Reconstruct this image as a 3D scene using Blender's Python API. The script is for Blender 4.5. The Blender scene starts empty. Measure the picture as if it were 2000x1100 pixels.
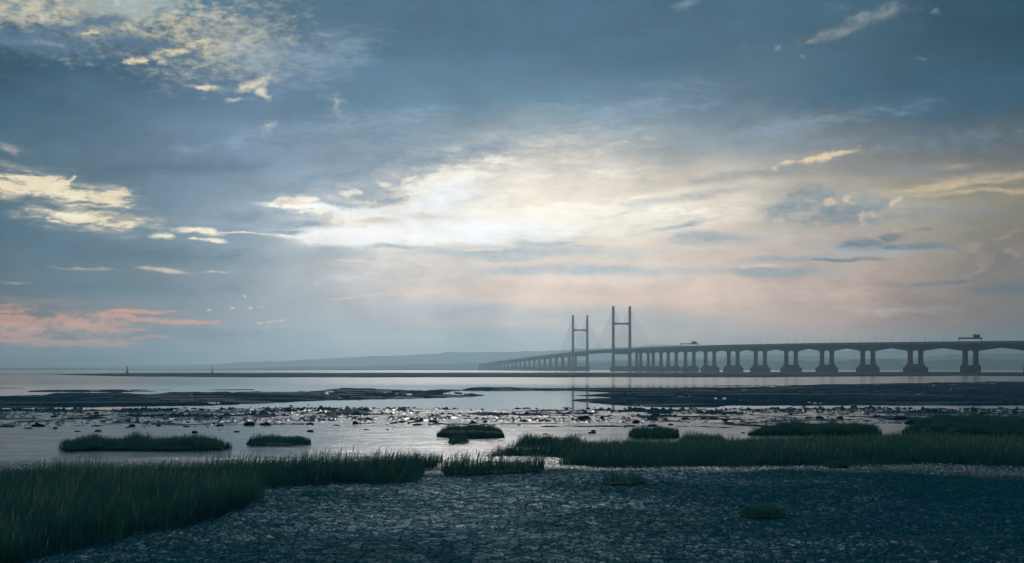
import bpy, math, random
import numpy as np

C = bpy.context.scene.collection
SC = bpy.context.scene
F = 2550.0            # focal length in photo pixels (photo is 2000 wide)
HOR = 721.0           # photo row of the horizon
EYE = 4.5             # eye height over low water
R = math.radians

# ------------------------------------------------------------------ camera
cam = bpy.data.cameras.new("camera")
cam.sensor_width = 36.0
cam.lens = 36.0 * F / 2000.0
cam.shift_y = (HOR - 550.0) / 2000.0
cam.clip_start = 0.2
cam.clip_end = 60000.0
camo = bpy.data.objects.new("camera", cam)
camo.location = (0, 0, EYE)
camo.rotation_euler = (R(90), 0, 0)
C.objects.link(camo)
SC.camera = camo
SC.view_settings.view_transform = 'Standard'
SC.view_settings.look = 'None'
SC.view_settings.exposure = 0.0
SC.view_settings.gamma = 1.0
SC.cycles.use_denoising = True
SC.cycles.volume_bounces = 2
SC.cycles.max_bounces = 5
SC.cycles.glossy_bounces = 3
SC.cycles.diffuse_bounces = 2

def lin(c):
    return tuple(((v / 255.0) / 12.92 if v <= 10.31 else ((v / 255.0 + 0.055) / 1.055) ** 2.4) for v in c)

SUN_AZ = math.atan((880 - 1000) / F)
SUN_EL = R(21.5)

# ------------------------------------------------------------------ sky
def build_world():
    w = bpy.data.worlds.new("World")
    SC.world = w
    w.use_nodes = True
    nt = w.node_tree
    N, L = nt.nodes, nt.links
    N.clear()

    def mth(op, a, b=None, c=None, clamp=False):
        n = N.new('ShaderNodeMath'); n.operation = op; n.use_clamp = clamp
        for i, v in enumerate((a, b, c)):
            if v is None:
                continue
            if isinstance(v, (int, float)):
                n.inputs[i].default_value = v
            else:
                L.new(v, n.inputs[i])
        return n.outputs[0]

    def smooth(v, lo, hi, typ='SMOOTHSTEP'):
        n = N.new('ShaderNodeMapRange'); n.interpolation_type = typ
        n.inputs['From Min'].default_value = lo; n.inputs['From Max'].default_value = hi
        L.new(v, n.inputs['Value'])
        return n.outputs['Result']

    def mix(fac, a, b, mode='MIX'):
        n = N.new('ShaderNodeMix'); n.data_type = 'RGBA'; n.blend_type = mode
        for s, v in ((n.inputs[0], fac), (n.inputs[6], a), (n.inputs[7], b)):
            if isinstance(v, (int, float)):
                s.default_value = v
            elif isinstance(v, tuple):
                s.default_value = (v[0], v[1], v[2], 1)
            else:
                L.new(v, s)
        return n.outputs[2]

    tc = N.new('ShaderNodeTexCoord')
    sp = N.new('ShaderNodeSeparateXYZ'); L.new(tc.outputs['Generated'], sp.inputs[0])
    az = mth('ARCTAN2', sp.outputs[0], sp.outputs[1])
    el = mth('ARCSINE', sp.outputs[2])
    K = F / 1000.0
    U = mth('MULTIPLY', az, K)
    V = mth('MULTIPLY', el, K)
    cb = N.new('ShaderNodeCombineXYZ'); L.new(U, cb.inputs[0]); L.new(V, cb.inputs[1])
    UV = cb.outputs[0]

    def S(px, py):
        a = math.atan((px - 1000.0) / F)
        return a * K, math.atan((HOR - py) / F * math.cos(a)) * K

    def noise(vec, sx, sy, scale, detail, rough=0.55, dist=0.0, off=(0, 0), rot=0.0):
        m = N.new('ShaderNodeMapping')
        m.inputs['Location'].default_value = (off[0], off[1], 0)
        m.inputs['Rotation'].default_value = (0, 0, rot)
        m.inputs['Scale'].default_value = (sx, sy, 1)
        L.new(vec, m.inputs['Vector'])
        n = N.new('ShaderNodeTexNoise'); n.noise_dimensions = '2D'
        n.inputs['Scale'].default_value = scale
        n.inputs['Detail'].default_value = detail
        n.inputs['Roughness'].default_value = rough
        n.inputs['Distortion'].default_value = dist
        L.new(m.outputs[0], n.inputs['Vector'])
        return n

    def warp(vec, n, ax, ay):
        s = N.new('ShaderNodeVectorMath'); s.operation = 'SUBTRACT'
        L.new(n.outputs['Color'], s.inputs[0]); s.inputs[1].default_value = (0.5, 0.5, 0.5)
        m = N.new('ShaderNodeVectorMath'); m.operation = 'MULTIPLY'
        L.new(s.outputs[0], m.inputs[0]); m.inputs[1].default_value = (ax, ay, 0)
        a = N.new('ShaderNodeVectorMath'); a.operation = 'ADD'
        L.new(vec, a.inputs[0]); L.new(m.outputs[0], a.inputs[1])
        return a.outputs[0]

    big = noise(UV, 1, 2.2, 2.3, 6, 0.6, 0, (3.1, 1.7))
    W1 = warp(UV, big, 0.30, 0.12)
    med = noise(UV, 1, 2.6, 8, 4, 0.55, 0, (7.7, 4.1))
    W2 = warp(UV, med, 0.11, 0.024)
    s1 = noise(W2, 1, 5.0, 8, 8, 0.66, 0, (1.3, 8.2), R(-2)).outputs['Fac']
    s2 = noise(UV, 1, 3.6, 30, 6, 0.62, 0, (4.3, 1.2), R(3)).outputs['Fac']
    n_streak = mth('ADD', mth('MULTIPLY_ADD', s1, 1.05, -0.275), mth('MULTIPLY', s2, 0.5))
    n_puff = mth('MULTIPLY_ADD', noise(UV, 1, 1.4, 24, 8, 0.64, 0, (5.3, 2.2)).outputs['Fac'], 1.4, -0.2)
    n_cirr = mth('MULTIPLY_ADD', noise(UV, 1, 2.2, 34, 8, 0.68, 0, (2.1, 9.2), R(-16)).outputs['Fac'], 1.3, -0.15)
    n_fine = noise(UV, 1, 2.4, 48, 6, 0.65, 0, (6.1, 6.6), R(-6)).outputs['Fac']
    n_soft = noise(W2, 1, 2.1, 4.2, 7, 0.60, 0, (8.8, 3.3), R(-9)).outputs['Fac']

    # broad tones of the overcast, low sky to zenith
    xs = [0, 250, 500, 750, 1000, 1250, 1500, 1750, 2000]
    rows = [
        (716, [(62,90,106),(98,116,130),(132,150,163),(160,174,184),(166,176,185),(158,170,178),(132,144,150),(100,116,124),(78,94,98)]),
        (690, [(70,94,110),(105,122,138),(142,158,170),(170,182,190),(180,188,194),(178,185,190),(158,161,164),(122,128,130),(95,104,105)]),
        (640, [(90,94,104),(118,128,140),(155,165,176),(194,200,206),(220,215,212),(226,212,206),(208,188,180),(156,138,130),(112,100,94)]),
        (590, [(80,98,112),(110,130,143),(148,164,177),(190,200,206),(224,214,206),(234,216,207),(216,192,180),(168,150,140),(116,108,103)]),
        (540, [(78,102,118),(104,127,142),(140,160,174),(194,204,210),(224,220,216),(222,216,210),(200,190,182),(162,153,145),(113,110,107)]),
        (480, [(72,100,118),(98,123,143),(132,154,170),(200,206,210),(238,231,223),(230,224,217),(188,190,188),(155,157,150),(122,120,110)]),
        (420, [(80,108,125),(102,126,145),(132,155,173),(222,221,218),(250,243,233),(236,229,220),(196,196,192),(163,162,152),(136,134,118)]),
        (360, [(85,110,125),(102,127,147),(120,145,167),(166,180,191),(230,223,215),(218,214,207),(192,190,184),(148,145,138),(126,122,114)]),
        (300, [(68,100,120),(94,120,145),(118,142,167),(148,166,180),(184,187,190),(181,183,181),(150,155,160),(112,119,126),(92,104,112)]),
        (200, [(50,90,112),(72,105,132),(106,130,158),(104,134,158),(120,146,170),(131,150,166),(108,127,145),(72,101,120),(50,88,108)]),
        (100, [(42,92,118),(68,104,134),(90,118,145),(78,114,140),(75,110,136),(90,119,145),(86,111,132),(63,97,115),(37,80,101)]),
        (0,   [(78,112,132),(108,145,162),(88,112,135),(76,110,136),(58,100,126),(62,104,132),(76,107,132),(62,97,117),(42,82,102)]),
    ]
    lo_x, hi_x = S(-250, 720)[0], S(2250, 720)[0]
    t = N.new('ShaderNodeMapRange'); t.clamp = True
    sw = N.new('ShaderNodeSeparateXYZ'); L.new(W1, sw.inputs[0])
    L.new(sw.outputs[0], t.inputs['Value'])
    t.inputs['From Min'].default_value = lo_x; t.inputs['From Max'].default_value = hi_x
    Wv = sw.outputs[1]

    col = None
    pv = None
    for py, cols in rows:
        r = N.new('ShaderNodeValToRGB'); L.new(t.outputs[0], r.inputs[0])
        r.color_ramp.interpolation = 'B_SPLINE'
        for i, (x, c) in enumerate(zip(xs, cols)):
            pos = (S(x, 720)[0] - lo_x) / (hi_x - lo_x)
            e = r.color_ramp.elements[i] if i < 2 else r.color_ramp.elements.new(pos)
            e.position = pos
            kk = [1, 1, 1]
            if py <= 210: kk = [0.56, 0.72, 0.78]
            elif py <= 300: kk = [0.84, 0.88, 0.90] if x < 1000 else [0.94, 0.93, 0.90]
            elif py >= 300 and x >= 1000: kk = [1.24, 1.03, 0.90] if py >= 480 else [1.14, 1.02, 0.90]
            elif py >= 540: kk = [1.12, 1.0, 0.95]
            if py >= 685 and x <= 250: kk = [0.6, 0.7, 0.75]
            if x in (500, 750): kk = [kk[0]*1.05, kk[1], kk[2]]
            if x == 0: kk = [kk[0]*0.72, kk[1]*0.82, kk[2]*0.84]
            if x == 250 or x == 2000: kk = [kk[0]*0.88, kk[1]*0.93, kk[2]*0.94]
            e.color = (*[a_*b_ for a_, b_ in zip(lin(c), kk)], 1)
        v = S(1000, py)[1]
        col = r.outputs[0] if col is None else mix(smooth(Wv, pv, v, 'LINEAR'), col, r.outputs[0])
        pv = v
    col = mix(smooth(V, pv, R(30) * K), col, lin((58, 92, 118)))
    col = mix(smooth(V, R(30) * K, R(75) * K), col, lin((66, 104, 130)))

    # physically based clear sky shows through the small high gaps
    sky = N.new('ShaderNodeTexSky'); sky.sky_type = 'NISHITA'; sky.sun_disc = False
    sky.sun_elevation = SUN_EL; sky.sun_rotation = SUN_AZ
    clear = mix(1.0, sky.outputs[0], (0.1, 0.1, 0.1), 'MULTIPLY')

    def blobs(lst, vec, soft='SPHERICAL'):
        out = None
        for b in lst:
            px, py, rx, ry = b[:4]
            rot = b[4] if len(b) > 4 else 0
            wt = b[5] if len(b) > 5 else 1.0
            c = S(px, py)
            m = N.new('ShaderNodeMapping'); m.vector_type = 'TEXTURE'
            m.inputs['Location'].default_value = (c[0], c[1], 0)
            m.inputs['Rotation'].default_value = (0, 0, R(rot))
            m.inputs['Scale'].default_value = (rx * 1.22 / 1000.0, ry * 1.3 / 1000.0, 1)
            L.new(vec, m.inputs['Vector'])
            g = N.new('ShaderNodeTexGradient'); g.gradient_type = soft
            L.new(m.outputs[0], g.inputs[0])
            o = g.outputs[1]
            if wt != 1.0:
                o = mth('MULTIPLY', o, wt)
            out = o if out is None else mth('MAXIMUM', out, o)
        return out

    def layer(base, color, lst, vec, n, namp, lo, hi, op=1.0, crisp=False):
        g = blobs(lst, vec)
        nn = mth('MULTIPLY_ADD', n, namp, -namp * 0.5)
        gate = smooth(g, 0.0, 0.22)
        tt = mth('ADD', g, nn)
        if crisp:
            t2 = mth('ADD', tt, mth('MULTIPLY_ADD', n_fine, 0.7, -0.35))
            f = mth('ADD', mth('MULTIPLY', smooth(tt, lo - 0.30, hi), 0.40), mth('MULTIPLY', smooth(t2, lo - 0.04, hi + 0.04), 0.60))
        else:
            f = mth('ADD', mth('MULTIPLY', smooth(tt, lo - 0.30, hi - 0.02), 0.42), mth('MULTIPLY', smooth(tt, lo - 0.02, hi + 0.18), 0.58))
        f = mth('MULTIPLY', f, gate)
        f = mth('MULTIPLY', f, mth('MULTIPLY_ADD', n_fine, 1.5 * op, 0.35 * op), clamp=True)
        return mix(f, base, lin(color) if isinstance(color, tuple) else color)

    # gap of clear sky, upper left
    col = layer(col, clear, [(240, 8, 110, 26)], W2, n_cirr, 0.4, 0.25, 0.8, 0.45)
    col = layer(col, (150, 178, 185), [(230, 8, 130, 24), (-60, 0, 160, 40)], W2, n_cirr, 0.4, 0.2, 0.9, 0.8)
    # mottled cirrus, upper left
    col = layer(col, (152, 156, 150), [(150, 25, 380, 85, -3), (430, 80, 210, 90, 8)], W2, n_cirr, 1.7, 0.34, 0.75, 0.7)
    col = layer(col, (204, 196, 168), [(60, 22, 250, 52, -3), (340, 45, 190, 46, 10), (430, 95, 150, 38, 14), (250, 62, 60, 20)], W2, n_cirr, 2.0, 0.56, 1.2, 0.75)
    col = layer(col, (78, 110, 136), [(195, 38, 70, 13, 12), (110, 55, 90, 14, 6), (60, 80, 180, 26, -4), (300, 95, 120, 18, -8)], W2, n_puff, 0.7, 0.32, 0.6, 0.8)
    col = layer(col, (228, 212, 172), [(330, 103, 60, 13, 14), (270, 122, 40, 7, 4), (182, 63, 20, 6, 10), (380, 87, 70, 12, 16, .8)], W2, n_cirr, 1.6, 0.45, 0.95, 0.9)
    col = layer(col, (226, 212, 184), [(488, 160, 50, 17, 14), (512, 182, 17, 26, 20), (410, 169, 34, 6, 0), (445, 195, 40, 6, 0, .6)], W2, n_puff, 1.3, 0.4, 0.85, 0.85)
    col = layer(col, (160, 172, 182), [(500, 110, 90, 60, 0), (515, 248, 22, 20, 0, 1.1), (655, 207, 32, 44, 10)], W2, n_puff, 1.1, 0.4, 0.95, 0.5)
    col = layer(col, (200, 196, 188), [(516, 246, 17, 13, 0), (655, 200, 13, 20, 20)], W2, n_puff, 1.0, 0.45, 1.0, 0.6)
    col = layer(col, (170, 165, 160), [(35, 297, 45, 13, -14), (90, 88, 60, 8, 0, .7), (20, 325, 30, 8), (380, 290, 60, 14, 0, .6)], W2, n_puff, 1.0, 0.4, 1.0, 0.6)
    # bright broken gap, left
    col = layer(col, (188, 182, 164), [(125, 378, 185, 40, -9), (190, 425, 150, 30, -3), (15, 372, 45, 26)], W2, n_streak, 1.5, 0.36, 0.8, 0.75)
    col = layer(col, (247, 230, 194), [(120, 374, 140, 25, -11), (12, 368, 30, 16, -20), (215, 392, 70, 18, -8), (178, 428, 115, 17, -4), (132, 350, 14, 20, 10), (230, 378, 30, 12)], W2, n_streak, 1.7, 0.40, 0.72, 1.0, True)
    col = layer(col, (255, 252, 216), [(130, 383, 60, 12, -6), (150, 420, 70, 10, -4)], W2, n_streak, 1.1, 0.4, 0.9, 0.9)
    col = layer(col, (84, 106, 120), [(70, 395, 70, 7, -12), (155, 394, 35, 4, 0), (195, 400, 30, 4, 0)], W2, n_streak, 0.8, 0.3, 0.6, 0.7)
    col = layer(col, (255, 242, 210), [(385, 453, 82, 7, -3), (490, 457, 70, 3, -1), (307, 460, 24, 6, -10), (416, 470, 34, 4.5, 0), (375, 468, 16, 3, 0)], W2, n_streak, 1.0, 0.34, 0.66)
    col = layer(col, (232, 214, 190), [(322, 529, 62, 6.5, -3), (180, 525, 80, 4, 0, .55), (430, 532, 30, 2.5, 0, .7), (20, 550, 40, 5, 0, .4)], W2, n_streak, 0.9, 0.34, 0.66, 0.95)
    col = layer(col, (246, 214, 190), [(466, 578, 8, 4), (455, 600, 8, 2.5), (497, 600, 8, 3.5), (516, 600, 9, 2.6), (510, 629, 9, 4), (528, 625, 10, 4.5), (545, 623, 5, 3), (611, 553, 6, 3), (397, 600, 7, 3)], W2, n_fine, 1.4, 0.35, 0.8, 0.9)
    # sunset pink, lower left
    col = layer(col, (172, 136, 122), [(0, 642, 460, 64, 0)], W2, n_streak, 1.0, 0.25, 0.9, 0.7)
    col = layer(col, (228, 158, 122), [(40, 626, 230, 22, -3), (-20, 648, 240, 12, 0), (110, 668, 190, 11, 0), (270, 610, 95, 7, 5), (330, 627, 110, 7, -3), (408, 630, 38, 5, 4), (430, 630, 16, 6), (250, 644, 60, 3.5), (300, 663, 40, 4)], W2, n_streak, 1.7, 0.36, 0.70, 1.0, True)
    col = layer(col, (236, 180, 138), [(10, 638, 150, 8, 0), (130, 632, 90, 5, 4), (380, 629, 60, 4, -3)], W2, n_streak, 1.3, 0.4, 0.9, 0.8)
    # the bright window under the cloud deck
    col = layer(col, (246, 232, 214), [(930, 405, 380, 125, 12), (1130, 430, 330, 85, 4), (690, 462, 170, 34)], W2, n_streak, 0.9, 0.24, 0.75, 0.9)
    col = layer(col, (255, 246, 230), [(665, 414, 140, 17, -4), (705, 461, 165, 27, 0), (860, 395, 160, 75, 22), (950, 440, 300, 56, 2), (780, 425, 150, 50, 0), (600, 408, 90, 10, -6), (1100, 442, 200, 40, 0), (1180, 432, 240, 44, 3)], W2, n_streak, 1.1, 0.30, 0.6, 1.0, True)
    col = layer(col, (255, 255, 255), [(720, 463, 170, 22, 0), (690, 413, 100, 13, -3), (850, 400, 120, 40, 20), (920, 452, 200, 26)], W2, n_streak, 0.8, 0.25, 0.6, 1.0, True)
    col = mix(mth('MULTIPLY', smooth(blobs([(730, 452, 260, 60, 0)], UV), 0.2, 0.9), 0.35), col, (1.25, 1.19, 1.08))
    col = layer(col, (226, 212, 202), [(835, 424, 80, 14, -3), (740, 432, 60, 8, 0), (920, 385, 70, 14, 15, .8)], W2, n_streak, 0.9, 0.3, 0.9, 0.8)
    col = layer(col, (150, 166, 182), [(595, 438, 80, 9, -3), (520, 440, 110, 14, 0), (560, 455, 60, 6)], W2, n_streak, 0.9, 0.34, 0.7, 0.9)
    col = layer(col, (168, 180, 190), [(705, 378, 75, 26, 12), (640, 395, 90, 10, 0), (800, 345, 70, 16, 22), (740, 395, 40, 12, 10)], W2, n_puff, 1.1, 0.34, 0.7, 0.9)
    col = layer(col, (246, 234, 218), [(582, 389, 44, 12, -2), (548, 387, 15, 12), (682, 378, 16, 10, 40), (744, 360, 18, 7), (800, 350, 28, 9, 20), (845, 335, 25, 6, 20)], W2, n_puff, 1.5, 0.36, 0.72, 1.0)
    # grey bars and pale streaks below and right of it
    col = layer(col, (180, 192, 200), [(780, 482, 150, 8, 0), (1000, 492, 330, 16, 0), (640, 490, 120, 16, 0), (1060, 477, 95, 10, 0), (1150, 528, 330, 15, 0), (1000, 505, 80, 9)], W2, n_streak, 0.9, 0.30, 0.7, 0.75)
    col = layer(col, (172, 180, 184), [(1500, 533, 170, 10, 0), (1560, 503, 130, 8, 0), (1400, 466, 130, 18, 0), (1330, 440, 110, 8, 12, .8), (1700, 488, 150, 10, -4), (1230, 415, 90, 6, 10, .6)], W2, n_streak, 1.0, 0.32, 0.7, 0.8)
    col = layer(col, (240, 226, 212), [(690, 508, 68, 5, -1), (770, 491, 60, 5), (950, 487, 60, 3.5), (930, 514, 50, 4)], W2, n_streak, 0.9, 0.34, 0.72, 0.9)
    col = layer(col, (232, 220, 208), [(1180, 506, 170, 15, 0), (1340, 487, 120, 8, 0), (1480, 521, 80, 5), (1130, 466, 80, 8), (1330, 425, 110, 9, 14, .9), (1180, 490, 120, 6)], W2, n_streak, 1.2, 0.36, 0.85, 0.8)
    col = layer(col, (238, 208, 190), [(660, 581, 55, 5, 6), (740, 573, 70, 7, 2), (890, 570, 170, 14, 0), (1150, 565, 300, 20, -2), (1450, 574, 330, 30, -3), (1650, 600, 230, 26, -4, .6)], W2, n_streak, 1.0, 0.32, 0.75, 0.75)
    col = layer(col, (240, 212, 198), [(660, 581, 48, 4, 6), (760, 576, 70, 5, 0), (880, 573, 90, 6, 0, .8)], W2, n_streak, 1.0, 0.34, 0.8, 0.7)
    col = layer(col, (184, 194, 200), [(900, 612, 260, 26, -1), (1180, 622, 340, 26, -3), (880, 652, 420, 30, 0)], W2, n_streak, 0.6, 0.22, 0.75, 0.6)
    # soft veil edges, upper middle
    col = layer(col, (222, 214, 206), [(1070, 318, 90, 18, 12), (1000, 345, 140, 26, 16), (1180, 350, 160, 26, 12, .7)], W2, n_puff, 1.2, 0.36, 1.0, 0.55)
    # right-hand clouds
    col = layer(col, (236, 212, 172), [(1590, 311, 62, 11, 14), (1640, 297, 60, 9, 6), (1515, 326, 18, 7), (1555, 318, 22, 7)], W2, n_puff, 1.5, 0.34, 0.75, 1.0)
    col = layer(col, (120, 134, 146), [(1590, 283, 110, 12, 4), (1720, 290, 120, 14, 0, .8), (1900, 270, 260, 30, 0, .6)], W2, n_puff, 0.8, 0.3, 0.8, 0.6)
    col = layer(col, (204, 184, 150), [(1860, 360, 190, 14, 4), (1890, 374, 170, 9, 0), (1780, 366, 60, 7, 8), (1860, 325, 60, 9, 0, .7)], W2, n_streak, 1.2, 0.36, 0.8, 0.8)
    col = layer(col, (128, 142, 150), [(1650, 415, 115, 36, 6), (1545, 410, 90, 40, 0, .8), (1710, 405, 55, 20, 8), (1590, 380, 120, 22, 0, .7)], W2, n_puff, 0.9, 0.3, 0.65, 0.75)
    col = layer(col, (212, 188, 164), [(1613, 393, 15, 8), (1658, 391, 14, 10), (1756, 397, 13, 13), (1684, 427, 12, 16, 20), (1712, 420, 18, 7)], W2, n_puff, 1.3, 0.34, 0.75, 0.95)
    col = layer(col, (198, 178, 166), [(1570, 446, 18, 13, 20), (1610, 440, 14, 13), (1645, 452, 52, 17, 6), (1590, 470, 50, 14), (1738, 455, 26, 10), (1715, 463, 30, 8)], W2, n_puff, 1.5, 0.32, 0.75, 0.95)
    col = layer(col, (112, 128, 138), [(1705, 477, 80, 13, -4), (1780, 483, 110, 7, -2), (1660, 505, 110, 5, 0), (1800, 452, 30, 5), (1740, 466, 40, 12)], W2, n_streak, 0.8, 0.32, 0.65, 0.8)
    col = layer(col, (172, 150, 136), [(1905, 500, 26, 30, 25), (1920, 478, 26, 14, 15), (1965, 462, 30, 8, 20), (1900, 525, 12, 18), (1995, 492, 20, 10)], W2, n_puff, 1.4, 0.36, 0.8, 0.7)
    col = layer(col, (118, 114, 110), [(1950, 515, 60, 34, 10)], W2, n_puff, 0.8, 0.3, 0.9, 0.6)
    col = layer(col, (96, 108, 118), [(1985, 563, 130, 15, 0), (1800, 556, 90, 9, 2, .8), (1860, 548, 70, 5)], W2, n_streak, 0.8, 0.3, 0.8, 0.75)
    col = layer(col, (140, 144, 144), [(1640, 62, 80, 18, 14), (1720, 27, 90, 18, 8, .8), (1600, 80, 40, 10, 20), (1640, 15, 40, 10, 0, .5)], W2, n_puff, 1.3, 0.36, 1.0, 0.6)
    col = layer(col, (150, 164, 176), [(1516, 97, 14, 5, 20), (1572, 112, 12, 5), (1470, 90, 20, 6), (1790, 117, 12, 4), (1845, 22, 22, 8), (1330, 10, 40, 12)], W2, n_puff, 1.2, 0.4, 1.0, 0.45)

    # broad layered masses of the overcast
    col = layer(col, (48, 84, 112), [(880, 50, 480, 60, -3), (1290, 105, 330, 38, 9), (1780, 170, 380, 80, -5)], W2, n_soft, 1.6, 0.22, 0.9, 0.55)
    col = layer(col, (138, 156, 172), [(1150, 225, 320, 36, 10), (700, 252, 280, 44, 6), (1480, 262, 320, 24, 8), (620, 120, 160, 50, 20)], W2, n_streak, 1.7, 0.25, 0.95, 0.45)
    col = layer(col, (118, 138, 160), [(735, 322, 190, 22, 20), (600, 362, 110, 20, 8), (900, 300, 170, 20, 10), (470, 420, 120, 16, 0)], W2, n_puff, 1.3, 0.30, 0.75, 0.6)
    col = layer(col, (66, 94, 117), [(230, 190, 340, 34, -6), (330, 330, 260, 22, 4), (330, 500, 320, 26, 0), (200, 560, 330, 22, 0), (430, 655, 240, 20, 0)], W2, n_streak, 1.5, 0.28, 0.9, 0.45)
    col = layer(col, (128, 134, 142), [(1450, 345, 260, 16, 6), (1820, 420, 220, 18, 0), (1350, 385, 180, 12, 8), (1750, 330, 220, 18, -4)], W2, n_streak, 1.6, 0.30, 0.9, 0.5)
    # overall cloud texture
    mod = mth('ADD', mth('MULTIPLY_ADD', n_soft, 0.85, 0.575), mth('MULTIPLY_ADD', n_streak, 0.20, -0.10))
    mod = mth('ADD', mod, mth('MULTIPLY_ADD', n_puff, 0.10, -0.05))
    cm = N.new('ShaderNodeCombineXYZ')
    for i in range(3):
        L.new(mod, cm.inputs[i])
    col = mix(1.0, col, cm.outputs[0], 'MULTIPLY')
    # thin bright layer low over the horizon, behind the sea haze
    low = N.new('ShaderNodeMapRange'); low.interpolation_type = 'SMOOTHSTEP'
    L.new(V, low.inputs['Value']); low.inputs['From Min'].default_value = 0.0; low.inputs['From Max'].default_value = R(2.4) * K
    low.inputs['To Min'].default_value = 1.3; low.inputs['To Max'].default_value = 1.0
    mod = mth('MULTIPLY', mod, low.outputs[0])
    for i in range(3):
        L.new(mod, cm.inputs[i])
    # the quarter of the sky away from the sunset is darker
    back = smooth(sp.outputs[1], -0.5, 0.6)
    bk = mth('MULTIPLY_ADD', back, 0.35, 0.65)
    c2 = N.new('ShaderNodeCombineXYZ')
    for i in range(3):
        L.new(bk, c2.inputs[i])
    col = mix(1.0, col, c2.outputs[0], 'MULTIPLY')

    bg = N.new('ShaderNodeBackground'); bg.inputs['Strength'].default_value = 0.1
    ten = mix(1.0, col, (10.0, 10.0, 10.0), 'MULTIPLY')
    L.new(ten, bg.inputs['Color'])
    out = N.new('ShaderNodeOutputWorld'); L.new(bg.outputs[0], out.inputs[0])
    w.cycles.sampling_method = 'MANUAL'
    w.cycles.sample_map_resolution = 1024

build_world()

# ------------------------------------------------------------------ sun (veiled by cloud, at dusk)
sl = bpy.data.lights.new("sun", 'SUN')
sl.energy = 0.80
sl.angle = R(12)
sl.color = (1.0, 0.93, 0.86)
so = bpy.data.objects.new("sun", sl)
so.rotation_euler = (R(90) - SUN_EL, 0, math.pi - SUN_AZ)
C.objects.link(so)

# ------------------------------------------------------------------ materials
class Mat:
    def __init__(s, name):
        s.m = bpy.data.materials.new(name); s.m.use_nodes = True
        s.nt = s.m.node_tree; s.N = s.nt.nodes; s.L = s.nt.links
        s.b = s.N['Principled BSDF']
    def val(s, sock, v):
        if isinstance(v, (int, float)):
            sock.default_value = v
        elif isinstance(v, tuple):
            sock.default_value = v if len(v) == len(sock.default_value) else (*v, 1)
        else:
            s.L.new(v, sock)
    def math(s, op, a, b=None, c=None, clamp=False):
        n = s.N.new('ShaderNodeMath'); n.operation = op; n.use_clamp = clamp
        for i, v in enumerate((a, b, c)):
            if v is not None:
                s.val(n.inputs[i], v)
        return n.outputs[0]
    def rng(s, v, a, b, c=0.0, d=1.0, typ='SMOOTHSTEP'):
        n = s.N.new('ShaderNodeMapRange'); n.interpolation_type = typ
        s.val(n.inputs['Value'], v)
        for k, x in (('From Min', a), ('From Max', b), ('To Min', c), ('To Max', d)):
            n.inputs[k].default_value = x
        return n.outputs['Result']
    def mix(s, f, a, b):
        n = s.N.new('ShaderNodeMix'); n.data_type = 'RGBA'
        s.val(n.inputs[0], f); s.val(n.inputs[6], a); s.val(n.inputs[7], b)
        return n.outputs[2]
    def pos(s):
        return s.N.new('ShaderNodeNewGeometry').outputs['Position']
    def noise(s, vec, scale, detail=4, rough=0.55, sc=(1, 1, 1), off=(0, 0, 0)):
        m = s.N.new('ShaderNodeMapping'); m.inputs['Scale'].default_value = sc
        m.inputs['Location'].default_value = off
        s.L.new(vec, m.inputs['Vector'])
        n = s.N.new('ShaderNodeTexNoise'); n.inputs['Scale'].default_value = scale
        n.inputs['Detail'].default_value = detail; n.inputs['Roughness'].default_value = rough
        s.L.new(m.outputs[0], n.inputs['Vector'])
        return n.outputs['Fac']
    def bump(s, h, strength, dist, normal=None):
        n = s.N.new('ShaderNodeBump'); s.val(n.inputs['Strength'], strength)
        n.inputs['Distance'].default_value = dist
        s.L.new(h, n.inputs['Height'])
        if normal is not None:
            s.L.new(normal, n.inputs['Normal'])
        return n.outputs[0]

def simple(name, col, rough=0.7, nscale=0.5, var=0.35, sc=(1, 1, 1), bump=0.0):
    M = Mat(name)
    p = M.pos()
    n = M.noise(p, nscale, 5, 0.6, sc)
    a = tuple(v * (1 - var) for v in col); b = tuple(min(1, v * (1 + var)) for v in col)
    M.val(M.b.inputs['Base Color'], M.mix(M.rng(n, 0.3, 0.7), a, b))
    M.b.inputs['Roughness'].default_value = rough
    M.b.inputs['Specular IOR Level'].default_value = 0.06
    if bump:
        M.val(M.b.inputs['Normal'], M.bump(n, 0.6, bump))
    return M.m

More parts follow.
